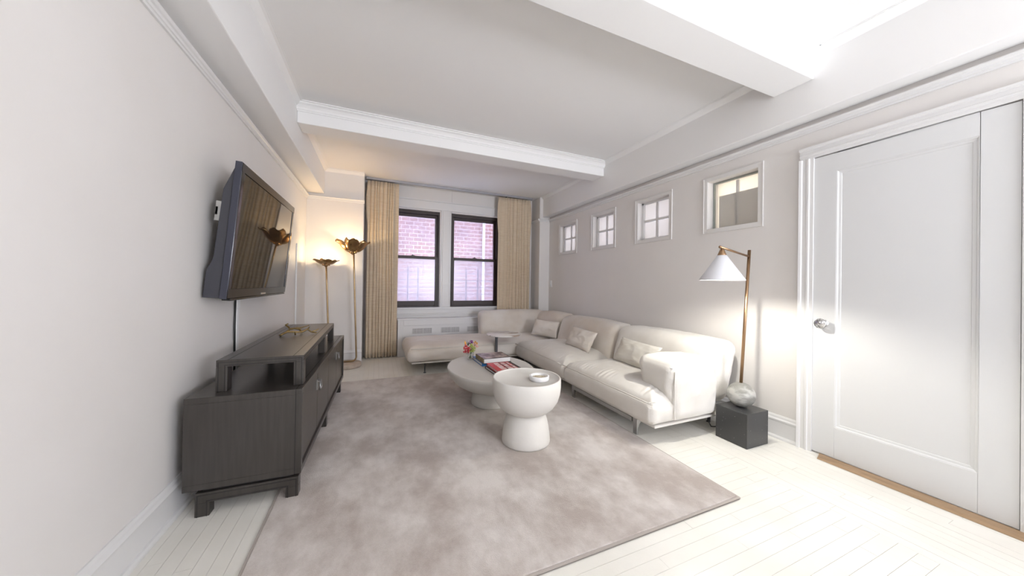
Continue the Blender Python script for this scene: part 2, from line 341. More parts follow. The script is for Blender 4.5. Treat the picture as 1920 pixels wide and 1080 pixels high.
# ------------------------------------------------------------------ door on the right
DY0, DY1, DZ = .455, 1.232, 2.012
d = thing('door_1', (XR, (DY0+DY1)/2, 0), 'white door with one tall recessed panel and glass knob', 'door', kind='structure')
def P(o): return o        # parts are built in world coordinates and keep them under the thing
def under(o, t):
    o.parent = t; o.matrix_parent_inverse = (Matrix.Translation(t.location) @ t.rotation_euler.to_matrix().to_4x4()).inverted(); return o
cas = [(0, 0), (.022, 0), (.022, .020), (.030, .024), (.030, .034), (.024, .038), (.024, .060), (.034, .064), (.036, .078), (0, .078)]
cas2 = [(a, b) for a, b in cas]
mb = MB(); sweep(mb, cas2, (XR, DY1, 0), (XR, DY1, DZ+.006), (-1, 0, 0), (0, 1, 0)); sweep(mb, cas2, (XR, DY0, 0), (XR, DY0, DZ+.006), (-1, 0, 0), (0, -1, 0))
sweep(mb, cas2, (XR, DY0-.078, DZ+.006), (XR, DY1+.078, DZ+.006), (-1, 0, 0), (0, 0, 1)); under(mb.build('door_casing', 'trim'), d)
xf = XR-.014; py0, py1, pz0, pz1 = DY0+.117, DY1-.117, .212, 1.895
mb = MB().box(xf, XR-.001, DY0+.003, py0, .012, DZ).box(xf, XR-.001, py1, DY1+.002, .012, DZ).box(xf, XR-.001, py0, py1, .012, pz0).box(xf, XR-.001, py0, py1, pz1, DZ)
under(mb.build('frame', 'door', bevel=.002), d)
mb = MB(); pm = [(0, 0), (.010, 0), (.008, .006), (.004, .010), (.002, .022), (0, .024)]
pts = [(py0, pz0), (py1, pz0), (py1, pz1), (py0, pz1)]
for i, (o_, u_) in enumerate((((0, 0, 1),) * 2, ((0, -1, 0),) * 2, ((0, 0, -1),) * 2, ((0, 1, 0),) * 2)):
    a, b = pts[i], pts[(i+1) % 4]; sweep(mb, pm, (XR-.0035, *a), (XR-.0035, *b), (-1, 0, 0), o_)
under(mb.build('panel_moulding', 'door'), d)
under(box(XR-.0035, XR-.001, py0, py1, pz0, pz1).build('panel', 'door'), d)
ky, kz = 1.172, .885
def xlathe(mb, prof, y, z, seg=24):          # profile (radius, distance from wall)
    n = len(prof); vs = []
    for k in range(seg):
        a = 2*PI*k/seg
        for r, t in prof: vs.append((xf-t, y+r*math.cos(a), z+r*math.sin(a)))
    return mb.add(vs, [(k*n+i, ((k+1) % seg)*n+i, ((k+1) % seg)*n+i+1, k*n+i+1) for k in range(seg) for i in range(n-1)], True)
kn = under(xlathe(MB(), [(0, .0), (.026, 0), (.026, .004), (.012, .008), (.010, .022), (0, .022)], ky, kz).build('knob_rosette', 'chrome'), d)
mbk = xlathe(MB(), [(.012, .020), (.026, .026), (.034, .040), (.034, .048), (.027, .062), (.015, .067), (0, .067)], ky, kz, 12); mbk.smooth = [False]*len(mbk.f)
under(mbk.build('glass_knob', 'crystal'), d)
under(xlathe(MB(), [(0, .026), (.018, .028), (.023, .040), (0, .041)], ky, kz, 12).build('knob_core', 'chrome'), d)
sd = MB().prism([(XR-.016, 0), (XR-.016, .016), (XR-.07, .012), (XR-.095, .001), (XR-.095, 0)], DY0-.02, 1.185, 'y')
sd = MB(); sd.add([(XR-.017, .40, .001), (XR-.017, 1.19, .001), (XR-.10, 1.165, .001), (XR-.10, .40, .001), (XR-.017, .40, .011), (XR-.017, 1.19, .011), (XR-.08, 1.165, .011), (XR-.08, .40, .011)],
    [(0, 1, 2, 3), (4, 7, 6, 5), (0, 4, 5, 1), (1, 5, 6, 2), (2, 6, 7, 3), (3, 7, 4, 0)])
under(sd.build('saddle', 'wood'), d)

# ------------------------------------------------------------------ small windows in the right wall
SWL = ['small window nearest the far corner with white muntin cross', 'second small window from the far corner, white muntins', 'third small window from the far corner, pale milky panes with taped muntins', 'small window beside the door with grey sheet standing in for glass reflection over a cream panel']
for i, (a, b) in enumerate(SW):
    t = thing('window_%d' % (i+3), (XR, (a+b)/2, SWZ[0]), SWL[i], 'window', kind='structure')
    mb = MB(); z0, z1 = SWZ; c = CS
    mb.box(XR-.007, XR, a, a+c, z0, z1).box(XR-.007, XR, b-c, b, z0, z1).box(XR-.007, XR, a+c, b-c, z0, z0+c).box(XR-.007, XR, a+c, b-c, z1-c, z1)
    mb.box(XR-.011, XR, a-.004, a+.004, z0-.006, z1+.006).box(XR-.011, XR, b-.004, b+.004, z0-.006, z1+.006).box(XR-.011, XR, a, b, z0-.004, z0+.004).box(XR-.011, XR, a, b, z1-.004, z1+.004)
    under(mb.build('casing', 'casing', bevel=.002), t)
    ia, ib, iz0, iz1 = a+c, b-c, z0+c, z1-c; px = XR+.075
    def pane(y0, y1, q0, q1, m, x=px): return under(box(x, x+.004, y0, y1, q0, q1).build('pane', m), t)
    if i < 3:
        ym, zm, h = (ia+ib)/2, (iz0+iz1)/2, .013
        fr = MB().box(px-.02, px+.012, ia, ia+.02, iz0, iz1).box(px-.02, px+.012, ib-.03, ib, iz0, iz1).box(px-.02, px+.012, ia, ib, iz0, iz0+.02).box(px-.02, px+.012, ia, ib, iz1-.022, iz1)
        under(fr.build('sash', 'trim', bevel=.002), t)
        under(box(px-.014, px, ym-h, ym+h, iz0+.02, iz1-.022).build('muntin', 'trim'), t)
        under(box(px-.0135, px-.0005, ia+.02, ym-h, zm-h, zm+h).build('muntin', 'trim'), t); under(box(px-.0135, px-.0005, ym+h, ib-.03, zm-h, zm+h).build('muntin', 'trim'), t)
        for (p0, p1) in ((ia+.02, ym-h), (ym+h, ib-.03)):
            for (q0, q1) in ((iz0+.02, zm-h), (zm+h, iz1-.022)): pane(p0, p1, q0, q1, 'milky')
    else:
        fr = MB().box(px-.004, px+.02, ib-.012, ib, iz0, iz1).box(px-.004, px+.02, ia, ib-.012, iz1-.014, iz1)
        under(fr.build('sash', 'jamb'), t)
        under(box(px+.06, px+.066, ia, ib, iz0, iz1).build('back_panel', 'cream'), t)
        under(box(px+.03, px+.034, ia, ib-.035, iz0, iz1-.125).build('reflection_sheet', 'greyreflect'), t)  # grey sheet stands in for the reflection in the glass
        under(box(px+.040, px+.055, (ia+ib)/2+.01, (ia+ib)/2+.035, iz0, iz1-.014).build('muntin', 'offwhite'), t)
        g4 = bpy.data.materials.get('thin_pane') or glass_haze('thin_pane', .12, (.8, .8, .8), .5, 1, 2)
        pane(ia, ib-.012, iz0, iz1-.014, g4, px+.004)

# ------------------------------------------------------------------ large double-hung windows
def dh(n, a, b, label):
    t = thing('window_%d' % n, ((a+b)/2, YW, WZ[0]), label, 'window', kind='structure')
    z0, z1 = WZ; zm = 1.515; y0 = YW+.03
    mb = MB().box(a, a+.028, y0, y0+.10, z0, z1).box(b-.028, b, y0, y0+.10, z0, z1).box(a+.028, b-.028, y0, y0+.10, z1-.05, z1).box(a+.028, b-.028, y0, y0+.10, z0, z0+.022)
    under(mb.build('frame', 'sash', bevel=.003), t)
    ia, ib = a+.028, b-.028
    def sash(p0, p1, yy, bot, top, nm):
        s = .038; mb = MB().box(ia, ia+s, yy, yy+.035, p0, p1).box(ib-s, ib, yy, yy+.035, p0, p1).box(ia+s, ib-s, yy, yy+.035, p0, p0+bot).box(ia+s, ib-s, yy, yy+.035, p1-top, p1)
        return under(mb.build(nm, 'sash', bevel=.003), t), (ia+s, ib-s, p0+bot, p1-top)
    su, q = sash(zm-.02, z1-.05, y0+.055, .04, .045, 'upper_sash'); under(box(q[0], q[1], y0+.07, y0+.074, q[2], q[3]).build('pane', 'glass'), t)
    sl, q = sash(z0+.022, zm+.022, y0+.015, .075, .042, 'lower_sash'); under(box(q[0], q[1], y0+.03, y0+.034, q[2], q[3]).build('pane', 'glasslow'), t)
    under(MB().box((a+b)/2-.03, (a+b)/2+.03, y0+.016, y0+.05, zm+.022, zm+.032).ball(((a+b)/2, y0+.03, zm+.036), .012, 10, 6).build('sash_lock', 'sash'), t)
dh(1, *W1, 'left dark-framed double-hung window beside the long curtain')
dh(2, *W2, 'right dark-framed double-hung window behind the sofa corner')
mb = MB()
mb.box(W1[1]+.008, W2[0]-.008, YW-.028, YW+.03, WZ[0], WZ[1]+.02).box(W1[1]+.035, W2[0]-.035, YW-.036, YW-.028, WZ[0], WZ[1]+.02)
mb.box(W2[1]+.008, W2[1]+.12, YW-.028, YW+.03, WZ[0], WZ[1]+.02).box(W2[1]+.03, W2[1]+.10, YW-.036, YW-.028, WZ[0], WZ[1]+.02)
mb.box(W1[0]-.12, W1[0]-.008, YW-.028, YW+.03, WZ[0], WZ[1]+.02)
mb.box(W1[0]-.12, W2[1]+.12, YW-.030, YW+.03, WZ[1]+.02, WZ[1]+.15).box(W1[0]-.14, W2[1]+.14, YW-.042, YW, WZ[1]+.15, WZ[1]+.168).box(W1[0]-.12, W2[1]+.12, YW-.036, YW-.03, WZ[1]+.022, WZ[1]+.05)
struct(mb.build('trim_4', 'trim', bevel=.003), 'white casing and mullion around the pair of dark windows', 'trim')
mb = MB().box(W1[0]-.15, W2[1]+.16, YW-.075, YW+.03, WZ[0]-.028, WZ[0]).box(W1[0]-.12, W2[1]+.13, YW-.05, YW, WZ[0]-.095, WZ[0]-.028).box(W1[0]-.12, W2[1]+.13, YW-.062, YW, WZ[0]-.118, WZ[0]-.095).box(W1[0]-.12, W2[1]+.13, YW-.04, YW, .555, WZ[0]-.118)
struct(mb.build('trim_5', 'trim', bevel=.004), 'white window sill with stepped apron below the windows', 'trim')

# radiator cover
rc = thing('radiator_cover', (1.07, 5.15, 0), 'white panelled radiator cover with vent grilles under the windows', 'radiator cover')
ry0, ry1, rx0, rx1 = 5.045, 5.225, .292, 1.83
mb = MB().box(rx0, rx0+.02, ry0, ry1, 0, .545).box(rx1-.02, rx1, ry0, ry1, 0, .545)
mb.box(rx0+.02, rx0+.085, ry0, ry0+.018, 0, .545).box(rx1-.085, rx1-.02, ry0, ry0+.018, 0, .545).box(rx0+.085, rx1-.085, ry0, ry0+.018, .46, .545).box(rx0+.085, rx1-.085, ry0, ry0+.018, 0, .10)
under(mb.build('frame', 'trim', bevel=.003), rc)
under(box(rx0-.008, rx1+.008, ry0-.01, ry1, .545, .565).build('top', 'trim', bevel=.004), rc)
under(box(rx0+.085, rx1-.085, ry0+.008, ry0+.016, .10, .46).build('panel', 'trim'), rc)
for gx in (.505, .935, 1.355):
    gw = .285
    go = under(box(gx, gx+gw, ry0+.004, ry0+.009, .338, .418).build('grille', 'grilledk'), rc)
    mb = MB()
    for k in range(13): xx = gx+.004+k*(gw-.012)/12; mb.box(xx, xx+.012 if k != 6 else xx+.016, ry0+.001, ry0+.006, .338, .418)
    for q in range(5): mb.box(gx, gx+gw, ry0+.002, ry0+.006, .336+q*.019, .342+q*.019)
    o = mb.build('bars', 'grille'); o.parent = go

# curtains and track
def curtain(name, x0, x1, yc, z0, z1, n, label, flat_right):
    nx, nz = n*14, 24; mb = MB(); vs = []
    rnd = random.Random(hash(label) % 1000)
    ph = [rnd.uniform(-.3, .3) for _ in range(n+2)]
    for j in range(nz+1):
        t = j/nz; z = z0+(z1-z0)*t
        for i in range(nx+1):
            s = i/nx; k = s*n; amp = .034*(.75+.5*noise.noise((k*.9, t*1.2, 3.1)))*(1-.25*t)
            fl_ = max(0, min(1, (s-flat_right[0])/.06))*max(0, min(1, (flat_right[1]-s)/.06)) if flat_right else 0
            amp *= 1-.75*fl_
            w_ = abs(math.sin(PI*(k+.16*math.sin(k*1.7+t*.8))))**.65
            y = yc+.018-amp*1.25*w_+.008*noise.noise((s*6, t*3, 9))
            x = x0+(x1-x0)*s + .012*noise.noise((s*4, t*2, 5))
            x += (.018*math.sin(PI*min(1, (1-t)*4)))*(-1 if s < .06 else (1 if s > .94 and flat_right and flat_right[0] < .3 else 0))
            vs.append((x, y, z+ (.006*math.sin(2*PI*k+1) if j == 0 else 0)))
    fs = [(j*(nx+1)+i, j*(nx+1)+i+1, (j+1)*(nx+1)+i+1, (j+1)*(nx+1)+i) for j in range(nz) for i in range(nx)]
    mb.add(vs, fs, True); o = mb.build(name, 'curtain'); so_ = o.modifiers.new('thick', 'SOLIDIFY'); so_.thickness = .004; so_.offset = 0
    return tag(o, label, 'curtain', 'cream pleated curtains')
curtain('curtain', -.148, .282, 5.085, .012, 2.585, 10, 'long cream pleated curtain left of the windows, hanging beside the brass lamp', (.86, 1.1))
curtain('curtain', 1.875, 2.475, 5.085, .012, 2.585, 11, 'cream pleated curtain right of the windows, hanging behind the sofa corner', (-.1, .30))
tr = thing('curtain_track', (1.2, 5.085, 2.60), 'thin grey curtain track across the ceiling of the window bay', 'curtain track')
under(box(-.165, 2.50, 5.065, 5.105, 2.598, CB).build('rail', 'track', bevel=.003), tr)
for x in (.09, 2.0): under(box(x, x+.02, 5.07, 5.10, 2.586, 2.599).build('glider', 'darkmetal'), tr)

# switch, cable, raceway, wall strip
sw = thing('light_switch', (XR, 4.87, 1.11), 'small white switch plate on right wall near the far corner', 'switch')
under(box(XR-.006, XR, 4.835, 4.905, 1.07, 1.18).build('plate', 'white', bevel=.003), sw); under(box(XR-.012, XR-.006, 4.863, 4.877, 1.11, 1.14).build('toggle', 'white'), sw)
cb = MB().tube([(XL+.012, 2.665, 1.06), (XL+.010, 2.665, .80), (XL+.012, 2.668, .50)], .006, 8).build('power_cable', 'black'); tag(cb, 'thin black cable hanging straight down from the television', 'cable')
o = MB().box(XL, XL+.014, 2.69, 2.725, .20, .93).box(XL, XL+.018, 2.684, 2.731, .93, 1.02).build('white_wall_strip', 'white', bevel=.003); tag(o, 'white plastic cable raceway on the wall below the television', 'raceway')
o = box(XL, XL+.012, 4.40, 4.435, .18, 1.55).build('white_wall_strip', 'white', bevel=.003); tag(o, 'slim white vertical strip on left wall near the pier corner', 'raceway')  # plain white upright strip, flat on the left wall

# ------------------------------------------------------------------ rug
RX0, RX1, RY0, RY1, RT = -.465, 1.79, 1.093, 3.972, .012
rg = thing('rug', ((RX0+RX1)/2, (RY0+RY1)/2, 0), 'large taupe silky rug with mottled sheen under the coffee tables', 'rug')
e = .012
under(box(RX0+e, RX1-e, RY0+e, RY1-e, 0, RT).build('pile', 'rug', bevel=.003), rg)
under(MB().box(RX0, RX0+e, RY0, RY1, 0, RT-.003).box(RX1-e, RX1, RY0, RY1, 0, RT-.003).box(RX0+e, RX1-e, RY0, RY0+e, 0, RT-.003).box(RX0+e, RX1-e, RY1-e, RY1, 0, RT-.003).build('binding', 'rugedge', bevel=.003), rg)

# ------------------------------------------------------------------ sectional sofa
sf = thing('sectional_sofa', (1.6, 3.6, 0), 'off-white linen L-shaped sectional sofa with chaise along right wall and windows', 'sofa')
def wr_(p, a=.006, s=7, off=0): return Vector((noise.noise((p.x*s+off, p.y*s, p.z*s)), noise.noise((p.x*s, p.y*s+9+off, p.z*s)), noise.noise((p.x*s, p.y*s, p.z*s+5+off))))*a
def seat(x0, x1, y0, y1, z0, zs, zc, fronts, m='linen', wrinkle=None, r=.045, n=44, fall=.16):
    """soft seat: side seam at zs, crown at zc; fronts = sides that roll down (x0,x1,y0,y1 flags)"""
    sx, sy = x1-x0, y1-y0; cx, cy = (x0+x1)/2, (y0+y1)/2; h = zs-z0
    def fn(u, v, w_, p):
        q = p.copy(); ds = []
        if 'x0' in fronts: ds.append(q.x+sx/2)
        if 'x1' in fronts: ds.append(sx/2-q.x)
        if 'y0' in fronts: ds.append(q.y+sy/2)
        if 'y1' in fronts: ds.append(sy/2-q.y)
        dd = min(ds) if ds else 1
        lift = (zc-zs)*(1-math.exp(-max(dd, 0)/fall*1.6))
        top = max(0, (q.z-h*.5)/(h*.5))
        q.z += lift*top**1.5
        # belly of the side faces
        for ax, s_, k in ((0, sx, 'x0'), (0, sx, 'x1'), (1, sy, 'y0'), (1, sy, 'y1')):
            if k in fronts:
                e_ = abs(q[ax])/(s_/2)
                if e_ > .97 and ((q[ax] < 0) == k.endswith('0')): q[ax] += (-1 if k.endswith('0') else 1)*.012*math.sin(PI*min(1, max(0, p.z/h)))
        wp = q+Vector((cx, cy, 0)); q += wr_(wp, .005, 5)+wr_(wp, .003, 14)
        if wrinkle and top > .5:      # gathered pleats running back from the seam
            ax, f = wrinkle; d_ = q.x+sx/2 if ax == 'x0' else q.y+sy/2
            fade = math.exp(-((d_-.11)/.085)**2); t_ = (q.y if ax == 'x0' else q.x)
            q.z += .009*fade*top*math.sin(t_*f+7*noise.noise((t_*4, d_*5, 1)))*max(0, .25+1.1*noise.noise((t_*7, d_*3, 3)))
        return q
    o = obj('seat_cushion', rounded(sx, sy, h, r, n, fn), m, None, (cx, cy, z0)); under(o, sf); return o
def pipe_line(pts, parent, r=.005): o = MB().tube(pts, r, 6).build('piping', 'piping'); under(o, sf); return o
def noisy(a, b, n=14, amp=.004):
    a, b = Vector(a), Vector(b); return [a.lerp(b, i/n)+Vector((noise.noise((i*.9, a.x, 1)), noise.noise((i*.9, a.y, 4)), noise.noise((i*.9, a.z, 7))))*amp for i in range(n+1)]
SB = .135
seat(1.76, 2.43, 1.668, 2.80, SB, .295, .385, ('x0', 'y0', 'y1'), wrinkle=('x0', 150), n=96, fall=.17)
seat(1.76, 2.52, 2.812, 4.02, SB, .295, .385, ('x0', 'y0', 'y1'), wrinkle=('x0', 120), n=90, fall=.17)
seat(.355, 2.60, 4.035, 4.90, SB, .30, .355, ('x0', 'y0', 'y1'), m='linenworn', n=56, fall=.12)
for a, b in ((1.69, 2.78), (2.84, 3.99)): pipe_line(noisy((1.745, a, .304), (1.745, b, .304)), sf)
pipe_line(noisy((1.745, 1.69, .304), (1.79, 1.658, .314), 5, .001), sf, .004)
pipe_line(noisy((.39, 4.028, .306), (1.74, 4.028, .306), 20), sf, .004)
def backrest(x0, x1, y0, y1, z0, z1, lean, axis, m, seam=None, n=26, r=.085):
    sx, sy, h = x1-x0, y1-y0, z1-z0; cx, cy = (x0+x1)/2, (y0+y1)/2
    def fn(u, v, w_, p):
        q = p.copy(); t = q.z/h
        if axis == 'x': q.x += lean*(t-.5); q.z += .018*(1-v*v)*max(0, w_)-.012*max(0, w_); q.x -= .025*(1-v*v)*math.sin(PI*min(1, max(0, t)))*(1 if u < 0 else 0)
        else: q.y += lean*(t-.5); q.z += .012*(1-u*u)*max(0, w_); q.y -= .02*(1-u*u)*math.sin(PI*min(1, max(0, t)))*(1 if v < 0 else 0)
        wp = q+Vector((cx, cy, z0)); q += wr_(wp, .008, 4)+wr_(wp, .003, 13); return q
    o = obj('backrest', rounded(sx, sy, h, r, n, fn), m, None, (cx, cy, z0)); under(o, sf); return o
backrest(2.37, 2.67, 1.675, 2.80, .20, .69, .13, 'x', 'linen', n=34)
backrest(2.37, 2.67, 2.806, 3.96, .20, .69, .13, 'x', 'linenworn', n=34)
backrest(2.37, 2.67, 3.966, 4.70, .20, .69, .13, 'x', 'linenworn', n=30)
backrest(1.465, 2.58, 4.63, 4.90, .20, .69, .05, 'y', 'linenworn', n=34)
def arm_fn(u, v, w_, p):
    q = p.copy(); t = q.z/.43
    q.z += .022*(1-u*u)*max(0, w_); q.y += .05*(t**2)*(1 if v > 0 else .0); q.x -= .0
    q.y -= .018*math.sin(PI*min(1, max(0, t)))*(1-u*u)*(1 if v < 0 else 0)
    q.x += (.03*(.5-t))*(1 if u < 0 else 0)
    q += wr_(q, .008, 6)+wr_(q, .004, 15); return q
o = obj('armrest', rounded(.49, .315, .425, .075, 38, arm_fn), 'linen', None, (2.18, 1.797, .138)); under(o, sf)
pipe_line(noisy((1.955, 1.648, .17), (1.955, 1.645, .51), 8, .003), sf, .004)
pipe_line(noisy((1.95, 1.66, .53), (1.95, 1.94, .535), 8, .003), sf, .004)
pipe_line(noisy((2.445, 1.683, .25), (2.55, 1.70, .655), 8, .004), sf, .004)
def frame(x0, x1, y0, y1): o = box(x0, x1, y0, y1, .120, .138).build('base_frame', 'linen', None, .008); under(o, sf)
frame(1.80, 2.66, 1.672, 4.02); frame(.40, 2.66, 4.05, 4.88)
def flat_leg(x, y, dx):
    mb = MB(); pr = [(0, .118), (.10, .118), (.10, .105), (.055, .10), (.028, .082), (.016, .05), (.012, 0), (0, 0)]
    mb.prism([(x+a*dx, b) for a, b in pr], y-.02, y+.02, 'y'); o = mb.build('leg', 'steel', None, .002); under(o, sf)
for y in (1.87, 2.70, 3.85): flat_leg(1.81, y, 1)
mb = MB().prism([(1.805, .116), (1.818, .116), (1.818, .085), (1.805, .085)], 1.90, 2.70, 'y'); under(mb.build('leg_rail', 'steel'), sf)
for x, y in ((.56, 4.075), (1.45, 4.06), (.56, 4.80)):
    under(MB().lathe([(0, 0), (.016, 0), (.016, .006), (.007, .009), (.007, .118), (0, .118)], 14, x, y).build('leg', 'darkmetal'), sf)
for x, y in ((2.55, 1.82), (2.55, 2.9)):
    under(MB().lathe([(0, 0), (.016, 0), (.016, .006), (.007, .009), (.007, .118), (0, .118)], 14, x, y).build('leg', 'darkmetal'), sf)

# pillows
def pillow(w_, h, t, seed):
    n = 26; mb = MB()
    for s in (1, -1):
        vs = []
        for j in range(n+1):
            for i in range(n+1):
                u, v = -1+2*i/n, -1+2*j/n
                ex = 1-.06*(1-abs(v)**2.5)*abs(u)**3*1.0; ey = 1-.05*(1-abs(u)**2.5)*abs(v)**3
                x, z = u*w_/2*ex, v*h/2*ey
                prof = max(0, (1-abs(u)**2.6)*(1-abs(v)**2.6))**.55
                y = s*t/2*prof+(.012*noise.noise((u*2.2+seed, v*2.2, s))+.006*noise.noise((u*6+seed, v*6, s*2)))*min(1, prof*2)
                edge = max(abs(u), abs(v))
                if .72 < edge: y += s*.004*math.sin((u if abs(v) > abs(u) else v)*46+seed)*min(1, prof*3)
                vs.append((x, y, z))
        mb.add(vs, [(j*(n+1)+i, j*(n+1)+i+1, (j+1)*(n+1)+i+1, (j+1)*(n+1)+i) for j in range(n) for i in range(n)], True)
    return mb
def place_pillow(c, w_, h, t, seed, rz, lean, roll, label, m):
    o = pillow(w_, h, t, seed).build('throw_pillow', m); tag(o, label, 'pillow', 'linen throw pillows on the sofa')
    o.matrix_world = Matrix.Translation(c) @ Matrix.Rotation(rz, 4, 'Z') @ Matrix.Rotation(lean, 4, 'X') @ Matrix.Rotation(roll, 4, 'Y'); return o
HP = PI/2
place_pillow((2.225, 2.30, .485), .50, .245, .12, 1, -HP, math.radians(-28), math.radians(2), 'pale linen pillow on the seat nearest the arm and globe lamp', 'pillow')
place_pillow((2.225, 3.18, .48), .47, .25, .11, 5, -HP+.05, math.radians(-28), math.radians(3), 'beige linen pillow on the middle seat of the sofa', 'linenworn')
place_pillow((2.27, 4.12, .475), .42, .25, .11, 9, -HP+.62, math.radians(-25), math.radians(3), 'beige creased linen pillow in the corner of the sofa', 'linenworn')

# ------------------------------------------------------------------ console and riser
CR = math.radians(-1.3)
cn = thing('media_console', (-.346, 1.94, 0), 'long dark-stained low media console with four doors along the left wall', 'console', rotz=CR)
Lc, Dc, c0, c1 = 1.78, .47, .128, .562          # local: x from -Dc to 0, y from 0 to Lc
def C(mb, n, m, par=None, bev=.002): return mb.build(n, m, par or cn, bev)
C(MB().box(-Dc, 0, 0, Lc, c1-.028, c1), 'top', 'console'); C(MB().box(-Dc, 0, 0, Lc, c0, c0+.03), 'bottom', 'console')
for y in (0, Lc-.03): C(MB().box(-Dc, 0, y, y+.03, c0+.03, c1-.028), 'side_panel', 'console')
C(MB().box(-Dc, -Dc+.012, .03, Lc-.03, c0+.03, c1-.028), 'back_panel', 'console'); C(MB().box(-.445, -.025, Lc/2-.01, Lc/2+.01, c0+.03, c1-.028), 'divider', 'console')
C(MB().box(-.030, -.026, -.0006, .0006, c0, c1), 'edge_line', 'consoledk', None, 0)
C(MB().box(-.030, -.026, .0, Lc, c1-.0005, c1+.0006), 'edge_line', 'consoledk', None, 0)
dw = (Lc-.06)/4
for k in range(4):
    y0 = .03+k*dw
    dr = C(MB().box(-.028, -.010, y0+.002, y0+dw-.002, c0+.033, c1-.031), 'door', 'console')
    yh = y0+dw-.016 if k % 2 == 0 else y0+.016; zh = .455
    hd = MB().box(-.010, -.004, yh-.010, yh+.010, zh-.035, zh+.03).box(-.004, .008, yh-.004, yh+.004, zh+.014, zh+.022)
    hd.tube([(.008, yh-.011, zh+.018), (.011, yh-.012, zh-.02), (.010, yh-.011, zh-.034), (.010, yh+.011, zh-.034), (.011, yh+.012, zh-.02), (.008, yh+.011, zh+.018), (.008, yh-.011, zh+.018)], .0032, 8)
    hd.build('pull', 'pewter', dr)
def portal(y, x0, x1, yd, zb0, zb1, lw, foot, m='console'):
    C(MB().box(x0, x1, y, y+yd, zb1-.048, zb1), 'base_rail', m)
    C(MB().box(x0, x0+lw, y, y+yd, zb0, zb1-.048), 'leg', m); C(MB().box(x1-lw, x1, y, y+yd, foot, zb1-.048), 'leg', m)
    for a, b, q0, q1 in ((x0+.007, x0+.011, zb0, zb1-.010), (x1-.011, x1-.007, foot, zb1-.010), (x0+.007, x1-.007, zb1-.014, zb1-.010), (x0+lw-.012, x0+lw-.008, zb0, zb1-.038), (x1-lw+.008, x1-lw+.012, foot, zb1-.038), (x0+lw-.012, x1-lw+.012, zb1-.042, zb1-.038)):
        C(MB().box(a, b, y-.0006, y+.0006, q0, q1), 'inlay_line', 'consoledk', None, 0)
for k, y in enumerate((.006, .85, 1.66)): portal(y, -.425, -.012, .05, 0, .112, .055, RT)
C(MB().box(-.40, -.04, .02, Lc-.05, .112, c0), 'base_plinth', 'consoledk')
rs = thing('riser_shelf', (-.54, 2.02, c1), 'dark wood riser bench standing on top of the media console', 'riser', rotz=math.radians(.6))
Rx0, Rx1, Ly, Hz = -.185, .183, 1.445, .157
def Rp(mb, n, m='console', bev=.002): return mb.build(n, m, rs, bev)
Rp(MB().box(Rx0, Rx1, 0, Ly, Hz-.034, Hz), 'top')
for y in (0, .82, Ly-.06):
    for x in (Rx0, Rx1-.045): Rp(MB().box(x, x+.045, y, y+.06, .0006, Hz-.034), 'leg')
for a, b, q0, q1 in ((Rx0+.007, Rx0+.011, 0, Hz-.010), (Rx1-.011, Rx1-.007, 0, Hz-.010), (Rx0+.007, Rx1-.007, Hz-.014, Hz-.010), (Rx0+.033, Rx0+.037, 0, Hz-.025), (Rx1-.037, Rx1-.033, 0, Hz-.025), (Rx0+.033, Rx1-.033, Hz-.029, Hz-.025)):
    Rp(MB().box(a, b, -.0006, .0006, q0+.0006, q1), 'inlay_line', 'consoledk', 0)
for a, b, e0, e1 in ((Rx0+.045, Rx0+.049, 0, Ly), (Rx1-.049, Rx1-.045, 0, Ly)): Rp(MB().box(a, b, e0, e1, Hz-.0005, Hz+.0005), 'inlay_line', 'consoledk', 0)
Rp(MB().box(Rx1-.0006, Rx1+.0006, 0, Ly, Hz-.012, Hz-.010), 'inlay_line', 'consoledk', 0); Rp(MB().box(Rx1-.0006, Rx1+.0006, 0, Ly, Hz-.026, Hz-.024), 'inlay_line', 'consoledk', 0)
# bronze branch ornament
br = MB(); zt = c1+Hz+.001
def branch(pts, r0, r1):
    n = len(pts); P_ = []
    for i in range(n-1):
        for k in range(3):
            a, b = Vector(pts[i]), Vector(pts[i+1]); q = a.lerp(b, k/3); q += Vector((noise.noise(q*40), noise.noise(q*40+Vector((3, 1, 2))), noise.noise(q*40+Vector((7, 5, 1)))))*.004; P_.append(q)
    P_.append(Vector(pts[-1])); m_ = len(P_); br.tube(P_, [r0+(r1-r0)*i/(m_-1)+.0012*noise.noise(P_[i]*90) for i in range(m_)], 8)
bx, by = -.54, 2.80
def bp(x, y, z): return (bx+x, by+y, zt+z)
branch([bp(-.092, -.06, .006), bp(-.055, -.03, .028), bp(-.01, -.02, .022), bp(.03, -.01, .020), bp(.065, .0, .038), bp(.09, .01, .012), bp(.125, .0, .008)], .0075, .005)
branch([bp(-.055, -.03, .028), bp(-.045, .0, .040), bp(-.02, .02, .045), bp(.01, .02, .035), bp(.03, -.01, .020)], .0075, .006)
branch([bp(-.045, .0, .040), bp(-.062, .02, .058), bp(-.078, .03, .070), bp(-.062, .035, .078)], .0065, .005)
branch([bp(-.02, .02, .045), bp(.02, .05, .045), bp(.06, .09, .055)], .005, .003)
branch([bp(.09, .01, .012), bp(.115, .02, .022), bp(.135, .03, .032)], .005, .0035)
branch([bp(.065, .0, .038), bp(.075, .02, .05)], .005, .0035)
branch([bp(-.01, -.02, .022), bp(.0, -.05, .006)], .006, .005); branch([bp(.01, .02, .035), bp(.02, .06, .006)], .006, .005)
o = br.build('branch_sculpture', 'bronze'); tag(o, 'small bronze twig sculpture lying on the riser shelf', 'sculpture')

